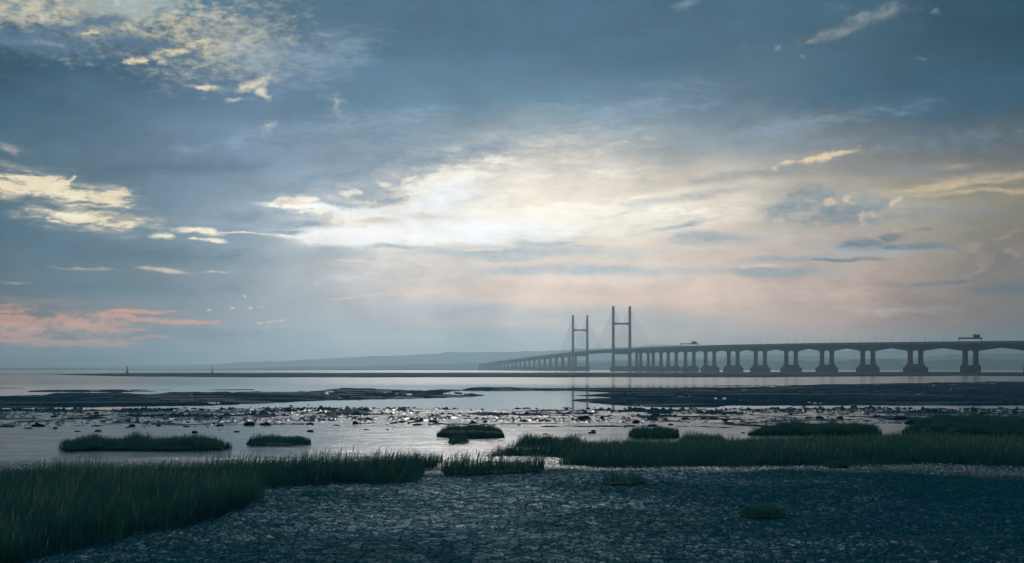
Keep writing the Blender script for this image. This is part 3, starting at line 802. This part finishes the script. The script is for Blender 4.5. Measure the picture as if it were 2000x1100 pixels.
ALL_S = np.arange(0, ARC[-1]-1, 7.0)
sweep('deck', ALL_S, lambda s: [(-16.4, 0), (16.4, 0), (16.4, -1.0), (12.5, -1.5), (-12.5, -1.5), (-16.4, -1.0)], GIRD)
sweep('road_surface', ALL_S, lambda s: [(-15.6, .06), (15.6, .06), (15.6, .01), (-15.6, .01)], ROAD)
for sd in (-1, 1):
    sweep('wind_barrier', ALL_S, lambda s: [(sd*16.3-.08, 0), (sd*16.3+.08, 0), (sd*16.3+.08, 2.6), (sd*16.3-.08, 2.6)], WIND)
def depth(s):
    if A_T1-60 < s < A_T2+60: return 4.0
    i = np.searchsorted(PIERS_S, s); a = PIERS_S[max(i-1, 0)]; b = PIERS_S[min(i, len(PIERS_S)-1)]
    span = max(b-a, 1)
    if span > 150 or b == a: return 4.2
    u = min(abs(s-a), abs(b-s))/49.0
    d = 7.8 - 3.5*min(1, max(0, (u-0.07)/0.78))**0.85
    if s > A_T2: d *= 1.0
    return d
G_S = np.arange(0, ARC[-1]-1, 3.5)
for sd in (-1, 1):
    sweep('girder', G_S, lambda s: [(sd*7.4-5.2, -1.51), (sd*7.4+5.2, -1.51), (sd*7.4+3.6, -depth(s)), (sd*7.4-3.6, -depth(s))], GIRD)

def ring(cx, cy, wx, wy, z, ch=0.3):
    a, b = wx/2, wy/2; c = min(a, b)*ch
    return [(cx-a+c, cy-b, z), (cx+a-c, cy-b, z), (cx+a, cy-b+c, z), (cx+a, cy+b-c, z), (cx+a-c, cy+b, z), (cx-a+c, cy+b, z), (cx-a, cy+b-c, z), (cx-a, cy-b+c, z)]
def pier(s, style):
    p, d, n = frame(s)
    zt = deck_z(p[1]) - depth(s)
    rz = math.atan2(n[1], n[0])
    b = MB()
    if style == 'stepped':
        b.prism([ring(0, 0, 28, 15, -1.5), ring(0, 0, 28, 15, 6.6)])
        b.prism([ring(0, 0, 24.5, 12.5, 6.6), ring(0, 0, 22, 11, 8.4), ring(0, 0, 21.5, 10.5, 10.3)])
    elif style == 'plain':
        b.prism([ring(0, 0, 22.5, 12, -1.5), ring(0, 0, 22, 11.5, 6), ring(0, 0, 21.5, 11, 8.8)])
    else:
        b.prism([ring(0, 0, 29, 16, -1.5), ring(0, 0, 29, 16, 6.0), ring(0, 0, 21, 10, 10.1)])
    o = b.build('pier', STAIN, bridge)
    o.location = (p[0]-BO[0], p[1]-BO[1], 0); o.rotation_euler = (0, 0, rz)
    zb = 8.8 if style == 'plain' else 10.0
    for sd in (-1, 1):
        c = MB().prism([ring(sd*7.4, 0, 6.4, 4.6, zb), ring(sd*7.4, 0, 5.6, 4.2, zb+3), ring(sd*7.4, 0, 5.2, 4.0, zt-3.5), ring(sd*7.4, 0, 6.6, 4.6, zt+.3)])
        c.build('column', CONC, o)
for i, q in enumerate(ext): pier(arc_of(q), 'plain')
for i, q in enumerate(near):
    pier(arc_of(q), 'plain' if i == len(near)-1 else ('stepped' if i >= 7 else 'taper'))
for i, q in enumerate(far):
    pier(arc_of(q), 'taper')

cables = 0
def pylon(P, s0):
    global cables
    p, d, n = frame(s0)
    rz = math.atan2(n[1], n[0])
    o = MB().prism([ring(0, 0, 46, 24, -1.5, .5), ring(0, 0, 46, 24, 6.5, .5), ring(0, 0, 43, 20, 10.6, .5)]).build('pylon', STAIN, bridge)
    o.location = (p[0]-BO[0], p[1]-BO[1], 0); o.rotation_euler = (0, 0, rz)
    zt = deck_z(p[1])
    for sd in (-1, 1):
        x = sd*17.6
        MB().prism([ring(x, 0, 5.4, 8, 10.6, .2), ring(x, 0, 4.8, 7, 50, .2), ring(x, 0, 4.3, 5.5, 134.6, .2)]).build('leg', PYL, o)
    def beam(zc, hm, he, w):
        xs = np.linspace(-15.6, 15.6, 15)
        rings = []
        for x in xs:
            hh = hm + (he-hm)*abs(x/15.6)**3
            rings.append([(x, -w/2, zc-hh/2), (x, w/2, zc-hh/2), (x, w/2, zc+hh/2), (x, -w/2, zc+hh/2)])
        MB().prism(rings).build('crossbeam', PYL, o)
    beam(98.5, 3.4, 6.5, 4.2)
    beam(zt-6.2, 4.4, 5.0, 5.0)
    for sd in (-1, 1):
        for dr in (-1, 1):
            for k in range(12):
                s = s0 + dr*(16 + k*17.2)
                q, _, nn = frame(s)
                q = q + nn*sd*16.9
                top = p + n*sd*17.6
                zt2 = 84 + 44*(k/11.0)**0.8
                m = MB().tube((top[0]-BO[0], top[1]-BO[1], zt2), (q[0]-BO[0], q[1]-BO[1], deck_z(q[1])-0.2), 0.16, 0.16, 5)
                m.build('stay_cable', CABLE, bridge)
pylon(T1, A_T1)
pylon(T2, A_T2)

# ------------------------------------------------------------------ things on the deck
def arc_at_px(px):
    best = None
    for s in np.arange(150, A_T1, 2.0):
        p, _ = smooth_line(s)
        e = abs(1000+F*p[0]/p[1]-px)
        if best is None or e < best[0]: best = (e, s)
    return best[1]
def gantry(px, label):
    s = arc_at_px(px); p, d, n = frame(s); rz = math.atan2(n[1], n[0]); z = deck_z(p[1])
    o = empty('sign_gantry', (p[0], p[1], z), rz)
    tag(o, label, 'gantry', 'sign gantries spanning the bridge deck')
    b = MB()
    b.box(-16, 16, -0.9, 0.9, 5.4, 7.1)
    b.build('beam', STEEL, o)
    sg = MB().box(2.8, 12.2, -1.25, -0.92, 6.2, 10.4).build('sign', STEEL, o)
    MB().box(2.6, 12.4, -1.27, 0.5, 10.4, 10.65).build('hood', STEEL, o)
    for x in (-15.4, 15.4):
        for yy in (-.6, .6):
            MB().box(x-.16, x+.16, yy-.16, yy+.16, 0.06, 5.4).build('leg', STEEL, o)
gantry(1895, 'dark sign gantry with box panel above the pier nearest the right edge')
gantry(1347, 'smaller sign gantry on the bridge deck nearer the pylons')

lamp = None
slist = [arc_at_px(x) for x in (1978, 1935, 1858, 1822, 1786, 1758, 1720, 1690, 1660, 1633, 1603, 1576, 1551, 1536, 1518, 1498, 1480, 1467, 1456)]
for i, s in enumerate(slist):
    p, d, n = frame(s)
    side = 15.9
    q = p + n*side
    if lamp is None:
        lamp = empty('lamp_post', (q[0], q[1], deck_z(p[1])))
        parts = [MB().tube((0, 0, 0), (0, 0, 9.6), 0.16, 0.09, 6).build('pole', STEEL, lamp),
                 MB().box(-.12, 1.3, -.14, .14, 9.6, 9.75).build('lamp_head', STEEL, lamp)]
        o = lamp
    else:
        o = lamp.copy(); C.objects.link(o); o.location = (q[0], q[1], deck_z(p[1]))
        for c in parts:
            c2 = c.copy(); C.objects.link(c2); c2.parent = o
    o.rotation_euler = (0, 0, math.atan2(-n[1], -n[0]))
    tag(o, 'faint thin lamp post standing along the bridge deck', 'lamp post', 'lamp posts along the bridge deck')

# navigation beacons on the far shoal
def beacon(px, py, h, w, label):
    Y = EYE*F/(py-HOR)
    o = empty('navigation_beacon', ((px-1000)/F*Y, Y, 0.0))
    tag(o, label, 'beacon', 'beacons on the far shoal')
    MB().prism([ring(0, 0, w*1.5, w*1.5, -.6), ring(0, 0, w*1.3, w*1.3, h*.22)]).build('base', STAIN, o)
    t = MB()
    for sx in (-1, 1):
        for sy in (-1, 1):
            t.tube((sx*w*.5, sy*w*.5, h*.22), (sx*w*.18, sy*w*.18, h*.86), 0.16, 0.12, 5)
    for k in range(5):
        z0 = h*(.22+.128*k); z1 = z0+h*.128; a0 = w*(.5-.064*k); a1 = w*(.5-.064*(k+1))
        for q in range(4):
            c0 = [(-1, -1), (1, -1), (1, 1), (-1, 1)][q]; c1 = [(1, -1), (1, 1), (-1, 1), (-1, -1)][q]
            t.tube((c0[0]*a0, c0[1]*a0, z0), (c1[0]*a1, c1[1]*a1, z1), 0.09, 0.09, 4)
    t.build('lattice_mast', STEEL, o)
    MB().box(-w*.32, w*.32, -w*.32, w*.32, h*.84, h*.88).build('platform', STEEL, o)
    MB().tube((0, 0, h*.88), (0, 0, h), w*.14, w*.10, 8).build('lantern', STEEL, o)
beacon(248.5, 729.5, 8.2, 1.5, 'taller dark lattice beacon on the shoal, left of the other')
beacon(414.5, 728.0, 8.0, 1.2, 'fainter beacon mast on the far shoal, right of the other')

# ------------------------------------------------------------------ rocks
def rock_mesh(seed, n=3, flat=0.5, blocky=False):
    rnd = random.Random(seed)
    t = (1+5**.5)/2
    import bmesh
    bm = bmesh.new(); bmesh.ops.create_icosphere(bm, subdivisions=n, radius=1.0)
    ox, oy = rnd.random()*50, rnd.random()*50
    for v in bm.verts:
        c = v.co
        a = float(fbm(np.array([c.x*1.3+ox+c.z]), np.array([c.y*1.3+oy-c.z*.7]), seed, 3)[0]) - .5
        if blocky:
            m = max(abs(c.x), abs(c.y), abs(c.z)); c *= (1/m)**0.6
        c *= 1+a*(0.35 if blocky else 0.9)
        c.z *= flat
    me = bpy.data.meshes.new('boulder'); bm.to_mesh(me); bm.free()
    me.materials.append(ROCK); me.polygons.foreach_set('use_smooth', [not blocky]*len(me.polygons))
    return me
RM = [rock_mesh(i, 3, 0.55) for i in range(8)]
RB = [rock_mesh(50+i, 3, 0.75, True) for i in range(2)]
def rock(px, py, w, h, label=None, me=None, rz=None):
    """w, h: width and height in photo pixels; stands on the mud at (px, py)"""
    X, Y, Z = surf(px, py)
    X, Y2, Z = surf(px, py)
    sc = Y/F
    me = me or RM[int(px*7+py) % 8]
    o = bpy.data.objects.new('boulder', me)
    o.location = (X, Y, max(Z, 0)+h*sc*0.15)
    o.scale = (w*sc*.5, w*sc*.42, h*sc*0.9/0.55*.6)
    o.rotation_euler = (0, 0, (px*1.7) % 1.2 - .6 if rz is None else rz)
    C.objects.link(o)
    tag(o, label or 'small dark weed-covered stone scattered on the wet mud', 'rock', 'dark stones scattered over the wet mud')
    return o
big_rocks = [
    (75, 833, 26, 9, 'dark pair-shaped weedy rock at the far left of the wet mud'),
    (108, 838, 10, 4, None), (14, 834, 30, 5, None), (258, 834, 12, 7, None), (190, 833, 22, 4, None),
    (310, 832, 9, 5, None), (415, 829, 11, 5, None), (430, 832, 15, 5, None), (380, 846, 11, 6, 'small square-cut block on the mud above the long grass island'),
    (487, 831, 20, 10, 'rounded dark rock on the mud between the two left grass islands'), (518, 831, 18, 8, None), (605, 830, 14, 6, None),
    (694, 829, 13, 9, 'peaked dark rock on the mud above the left grass bed'), (657, 832, 14, 3, None), (785, 826, 14, 5, None), (805, 823, 14, 8, None), (845, 826, 18, 7, None), (815, 831, 18, 4, None),
    (948, 825, 11, 5, None), (1022, 824, 18, 5, None), (1062, 823, 18, 5, None), (1141, 824, 22, 9, 'broad dark rock on the mud below the right pylon reflection'), (1116, 823, 10, 5, None), (1185, 821, 10, 5, None),
    (1218, 825, 11, 4, None), (1243, 826, 19, 10, 'tallest dark rock on the mud behind the domed grass island'), (1275, 833, 17, 5, None), (1258, 838, 11, 3, None), (1230, 834, 22, 4, None),
    (1310, 830, 10, 4, None), (1338, 820, 16, 6, None), (1372, 819, 13, 5, None), (1392, 820, 15, 6, None), (1416, 822, 14, 5, None), (1450, 823, 11, 3, None),
    (1600, 818, 16, 6, None), (1640, 817, 12, 5, None), (1757, 821, 24, 9, 'dark pointed rock behind the flat boulder, right of centre'),
    (1578, 817, 14, 4, None), (1910, 812, 20, 5, None), (757, 840, 5, 3, None), (756.5, 797, 6, 3, None), (715, 840, 14, 2.5, None), (1695, 823, 14, 3, None), (1870, 815, 26, 4, None), (1980, 814, 20, 4, None),
]
for r in big_rocks: rock(*r)
rock(1786.5, 828, 35, 10, 'flat-topped oblong boulder beside the grass at the right', RB[0], 0.0)
rr = random.Random(12)
cnt = 0
while cnt < 190:
    px = rr.uniform(-60, 2060); py = rr.choice([rr.gauss(826, 5), rr.gauss(812, 6), rr.uniform(790, 812), rr.uniform(832, 846)])
    if not 786 < py < 850: continue
    if float(fbm(np.array([px/70.0]), np.array([py/9.0]), 44, 2)[0]) < 0.52: continue
    X, Y, Z = surf(px, py)
    if Y > 150 and rr.random() < 0.4: continue
    w = rr.choice([3, 4, 5, 6, 8, 10, 13])*rr.uniform(.7, 1.15)*(1 if py > 805 else .6)
    rock(px, py, w, w*rr.uniform(.22, .45)); cnt += 1

# ------------------------------------------------------------------ salt-marsh grass
def inside(px, py, polyg):
    c = np.zeros(len(px), bool); n = len(polyg); j = n-1
    for i in range(n):
        xi, yi = polyg[i]; xj, yj = polyg[j]
        hit = ((yi > py) != (yj > py)) & (px < (xj-xi)*(py-yi)/((yj-yi)+1e-9)+xi)
        c ^= hit; j = i
    return c
def edge_dist(px, py, polyg):
    d = np.full(len(px), 1e9); n = len(polyg)
    for i in range(n):
        a = np.array(polyg[i], float); b = np.array(polyg[(i+1) % n], float); ab = b-a
        t = np.clip(((px-a[0])*ab[0]+(py-a[1])*ab[1])/(ab@ab+1e-9), 0, 1)
        d = np.minimum(d, np.hypot((px-a[0]-t*ab[0])*0.35, py-a[1]-t*ab[1]))
    return d

def grass(name, polyg, dens, hgt, width, seed, label, cat='grass', kind=None, group=None, seeds=0.0, mound=0.0, lean=0.18, clump=0.5):
    """polyg: ground outline in photo pixels, laid on the shore; dens: blades per m2"""
    rng = np.random.default_rng(seed)
    P = np.array(polyg, float)
    polyg_h = min(60.0, P[:, 1].max()-P[:, 1].min())
    # sample uniformly in world space inside the outline
    Wc = np.array([ground_pt(a, b) for a, b in polyg])
    x0, y0 = Wc.min(0); x1, y1 = Wc.max(0)
    n = int((x1-x0)*(y1-y0)*dens)
    n = min(n, 1500000)
    X = rng.uniform(x0, x1, n); Y = rng.uniform(y0, y1, n)
    pp = (EYE-np.maximum(base_z(Y), 0))*F/Y
    px = 1000+X/Y*F; py = HOR+pp
    jit = (fbm(X*1.1, Y*1.1, seed+5, 4)-.5)
    jy = polyg_h*0.22
    ok = inside(px+jit*jy*3, py+jit*jy, polyg)
    X, Y, px, py = X[ok], Y[ok], px[ok], py[ok]
    ed = edge_dist(px, py, polyg)
    cl = fbm(X*1.1, Y*1.1, seed+1, 3, .6)
    eL = min(9.0, ed.max()*0.30)
    keep = rng.random(len(X)) < np.clip((0.15 if mound < .1 else .8)+ed/eL, 0, 1)*np.clip(0.5+(cl-.3)*2.0*clump+.3, 0.15, 1)
    X, Y, px, py, ed, cl = X[keep], Y[keep], px[keep], py[keep], ed[keep], cl[keep]
    _, _, Z, _ = terrain_z(px, py)
    m = len(X)
    if m == 0: return None
    if mound:
        Z = Z + mound*np.clip(ed/(ed.max()+1e-6)*1.6, 0, 1)**0.6
    big = fbm(X*.35, Y*.5, seed+21, 3)
    H = hgt*((0.40 if mound < .1 else .7)+(0.60 if mound < .1 else .3)*np.clip(ed/(eL*1.2), 0, 1)**.8)*(0.62+0.45*cl+0.35*big)*rng.uniform(.35, 1.2, m)**0.8
    if kind is None: H = H*(0.45+1.1*fbm(X*2.4, Y*1.2, seed+31, 2))
    az = rng.uniform(0, 2*math.pi, m); ln = np.abs(rng.normal(0, lean, m))*H
    wind = 0.10*H
    dx = np.cos(az)*ln + wind; dy = np.sin(az)*ln
    wd = width*rng.uniform(.6, 1.3, m)
    fa = rng.uniform(-1.0, 1.0, m)
    wx = np.cos(fa)*wd*.5; wy = np.sin(fa)*wd*.5
    issd = rng.random(m) < seeds*np.clip((fbm(X*.8, Y*.8, seed+9, 3)-.35)*4, 0.1, 1.6)
    H = np.where(issd, H*1.18, H)
    lev = [0.0, 0.5, 0.8, 1.0]; wf = np.array([[1.0, .85, .5, .08]]*m)
    wf[issd] = [.6, .5, 1.7, .3]
    V = np.zeros((m, 8, 3)); tone = np.zeros((m, 8, 4)); tone[..., 3] = 1
    rt = rng.random(m)
    for k, t in enumerate(lev):
        bx = X+dx*t**1.8; by = Y+dy*t**1.8; bz = Z-0.02+H*t*(1-.12*t)
        for q, sg in enumerate((-1, 1)):
            V[:, k*2+q, 0] = bx+sg*wx*wf[:, k]; V[:, k*2+q, 1] = by+sg*wy*wf[:, k]; V[:, k*2+q, 2] = bz
            tone[:, k*2+q, 0] = rt
            tone[:, k*2+q, 1] = np.where(issd & (t >= .79), 0.75, np.where(issd, .25, np.clip(rt-.93, 0, 1)*4 + 0.16*t**2))
    base = (np.arange(m)*8)[:, None]
    q = np.array([[0, 1, 3, 2], [2, 3, 5, 4], [4, 5, 7, 6]])
    Fq = (base[:, :, None]+q[None]).reshape(-1, 4)
    o = mesh_obj(name, V.reshape(-1, 3), Fq, GRASS)
    at = o.data.color_attributes.new('tone', 'FLOAT_COLOR', 'POINT')
    at.data.foreach_set('color', tone.ravel().astype(np.float32))
    tag(o, label, cat, group, kind)
    if kind is None and seed != 5:
        # the hummock of mud the clump grows on
        c = P.mean(0); V = []; Fc = []; K = 6; n = len(P)*K
        ring0 = []
        for i in range(len(P)):
            a, b = P[i], P[(i+1) % len(P)]
            for k in range(K): ring0.append(a+(b-a)*k/K)
        ring0 = np.array(ring0)
        hm = max(mound, 0.05)
        for f, hz in ((1.0, -0.08), (0.97, hm*.22), (0.93, hm*.6), (0.75, hm*.9), (0.4, hm*1.02)):
            q = c+(ring0-c)*f
            q = q + ((fbm(ring0[:, 0]/7.0, ring0[:, 1]/2.0, seed+3, 3)-.5)*np.array([[14.0], [2.2]])).T*(f > .8)
            _, _, zz, _ = terrain_z(q[:, 0], q[:, 1])
            for (qx, qy), z0 in zip(q, zz):
                wx_, wy_ = ground_pt(qx, qy); V.append((wx_, wy_, max(z0, 0)+hz))
        cx_, cy_ = ground_pt(*c); V.append((cx_, cy_, float(terrain_z(c[:1], c[1:])[2][0])+hm))
        for r in range(4):
            for i in range(n):
                j = (i+1) % n; Fc.append((r*n+i, r*n+j, (r+1)*n+j, (r+1)*n+i))
        for i in range(n): Fc.append((4*n+i, 4*n+(i+1) % n, 5*n))
        mesh_obj('mud_base', V, Fc, PEAT, o, True)
    return o, m

tot = 0
def G(*a, **k):
    global tot
    r = grass(*a, **k)
    if r: tot += r[1]
left_bed = [(-420,950),(-200,945),(0,940),(200,936),(380,934),(440,928),(520,922),(640,918),(760,912),(830,906),(862,901),(874,905),(862,913),(838,920),(826,930),(800,942),(700,947),(600,951),(520,956),(505,968),(515,978),(440,1008),(310,1036),(170,1064),(40,1104),(-60,1150),(-420,1150)]
G('cordgrass', left_bed, 620, 0.58, 0.009, 1, 'tall dark cordgrass bed filling the lower left foreground', seeds=0.045, kind='stuff', clump=.7)
right_bed = [(925,892),(1000,884),(1130,880),(1300,877),(1450,872),(1560,868),(1700,864),(1850,866),(2000,868),(2450,874),(2450,915),(2000,912),(1800,908),(1500,912),(1300,914),(1180,915),(1095,910),(1085,903),(1110,898),(1060,893),(960,894)]
G('cordgrass', right_bed, 560, 0.50, 0.010, 2, 'long bright green cordgrass bed across the right middle', seeds=0.05, kind='stuff', clump=.6)
isl = 'low grass islands on the mud'
G('grass_clump', [(862,918),(900,916),(1000,914),(1060,914),(1066,920),(1030,925),(950,928),(880,928),(860,924)], 420, 0.42, 0.011, 3, 'flat grass clump on the cracked mud between the two large beds', 'grass clump', None, isl, seeds=.05)
G('grass_clump', [(1170,941),(1200,938),(1250,938),(1264,943),(1240,949),(1195,950),(1172,947)], 420, 0.26, 0.010, 4, 'small lone green tuft in the middle of the cracked mud', 'grass clump', None, isl, seeds=.05)
G('grass_clump', [(585,966),(620,962),(632,967),(610,973),(588,972)], 160, 0.15, 0.010, 5, 'faint sparse tuft just below the left grass bed', 'grass clump', None, isl)
G('grass_clump', [(113,878),(150,872),(250,870),(330,871),(400,872),(455,877),(430,880),(330,881),(260,879),(190,880),(130,882)], 420, 0.36, 0.014, 6, 'longest dark grass island on the mud at the left', 'grass clump', None, isl, mound=.12)
G('grass_clump', [(480,869),(520,864),(570,864),(608,867),(607,871),(560,872),(490,872)], 420, 0.26, 0.014, 7, 'low grass island right of the longest one', 'grass clump', None, isl, mound=.08)
G('grass_clump', [(850,854),(880,849),(930,847),(980,851),(985,855),(950,857),(890,857)], 420, 0.22, 0.014, 8, 'domed smooth grass island just left of centre', 'grass clump', None, isl, mound=.30)
G('grass_clump', [(873,866),(890,863),(910,862),(917,865),(905,868),(880,869)], 420, 0.26, 0.014, 9, 'smallest grass clump below the domed island', 'grass clump', None, isl)
G('grass_clump', [(1000,872),(1040,868),(1080,866),(1120,867),(1140,871),(1080,873),(1010,874)], 420, 0.42, 0.014, 10, 'rounded grass clump behind the left end of the right bed', 'grass clump', None, isl, seeds=.03)
G('grass_clump', [(1226,853),(1250,850),(1290,849),(1325,851),(1326,854),(1290,856),(1240,856)], 420, 0.30, 0.016, 11, 'low domed grass clump behind the right grass bed', 'grass clump', None, isl, mound=.2)
G('grass_clump', [(1320,868),(1350,863),(1400,862),(1425,866),(1400,870),(1340,870)], 420, 0.36, 0.014, 12, 'grass hump rising from the far edge of the right bed', 'grass clump', None, isl, seeds=.03)
G('grass_clump', [(1458,851),(1520,846),(1600,844),(1690,845),(1725,850),(1640,853),(1560,851)], 420, 0.34, 0.018, 13, 'long low grass island behind the right bed', 'grass clump', None, isl, mound=.25)
G('grass_clump', [(1760,849),(1800,843),(1850,839),(1930,838),(1985,840),(2080,845),(2200,850),(2000,856),(1850,854)], 420, 0.38, 0.018, 14, 'broad dark grass mound at the right edge of the frame', 'grass clump', None, isl, mound=.45)
G('grass_clump', [(1600,911),(1630,908),(1660,909),(1655,913),(1615,914)], 1500, 0.14, 0.011, 15, 'tiny dark tuft at the near edge of the right bed', 'grass clump', None, isl)
G('grass_clump', [(1440,1003),(1455,996),(1490,993),(1520,998),(1535,1004),(1500,1010),(1455,1010)], 2200, 0.10, 0.012, 16, 'dark matted clump on the cracked mud at lower right', 'grass clump', None, isl, mound=.05, lean=.9)
print('blades', tot)

# ------------------------------------------------------------------ haze
def haze():
    m = bpy.data.materials.new('haze_air'); m.use_nodes = True
    nt = m.node_tree; nt.nodes.clear()
    v = nt.nodes.new('ShaderNodeVolumePrincipled')
    v.inputs['Color'].default_value = (0.54, 0.78, 0.90, 1)
    v.inputs['Density'].default_value = 0.000135
    v.inputs['Anisotropy'].default_value = 0.7
    o = nt.nodes.new('ShaderNodeOutputMaterial'); nt.links.new(v.outputs[0], o.inputs['Volume'])
    b = MB().box(-10500, 10500, -60, 12600, -2.0, 226)
    ob = b.build('haze', m)
    tag(ob, kind='stuff')
haze()
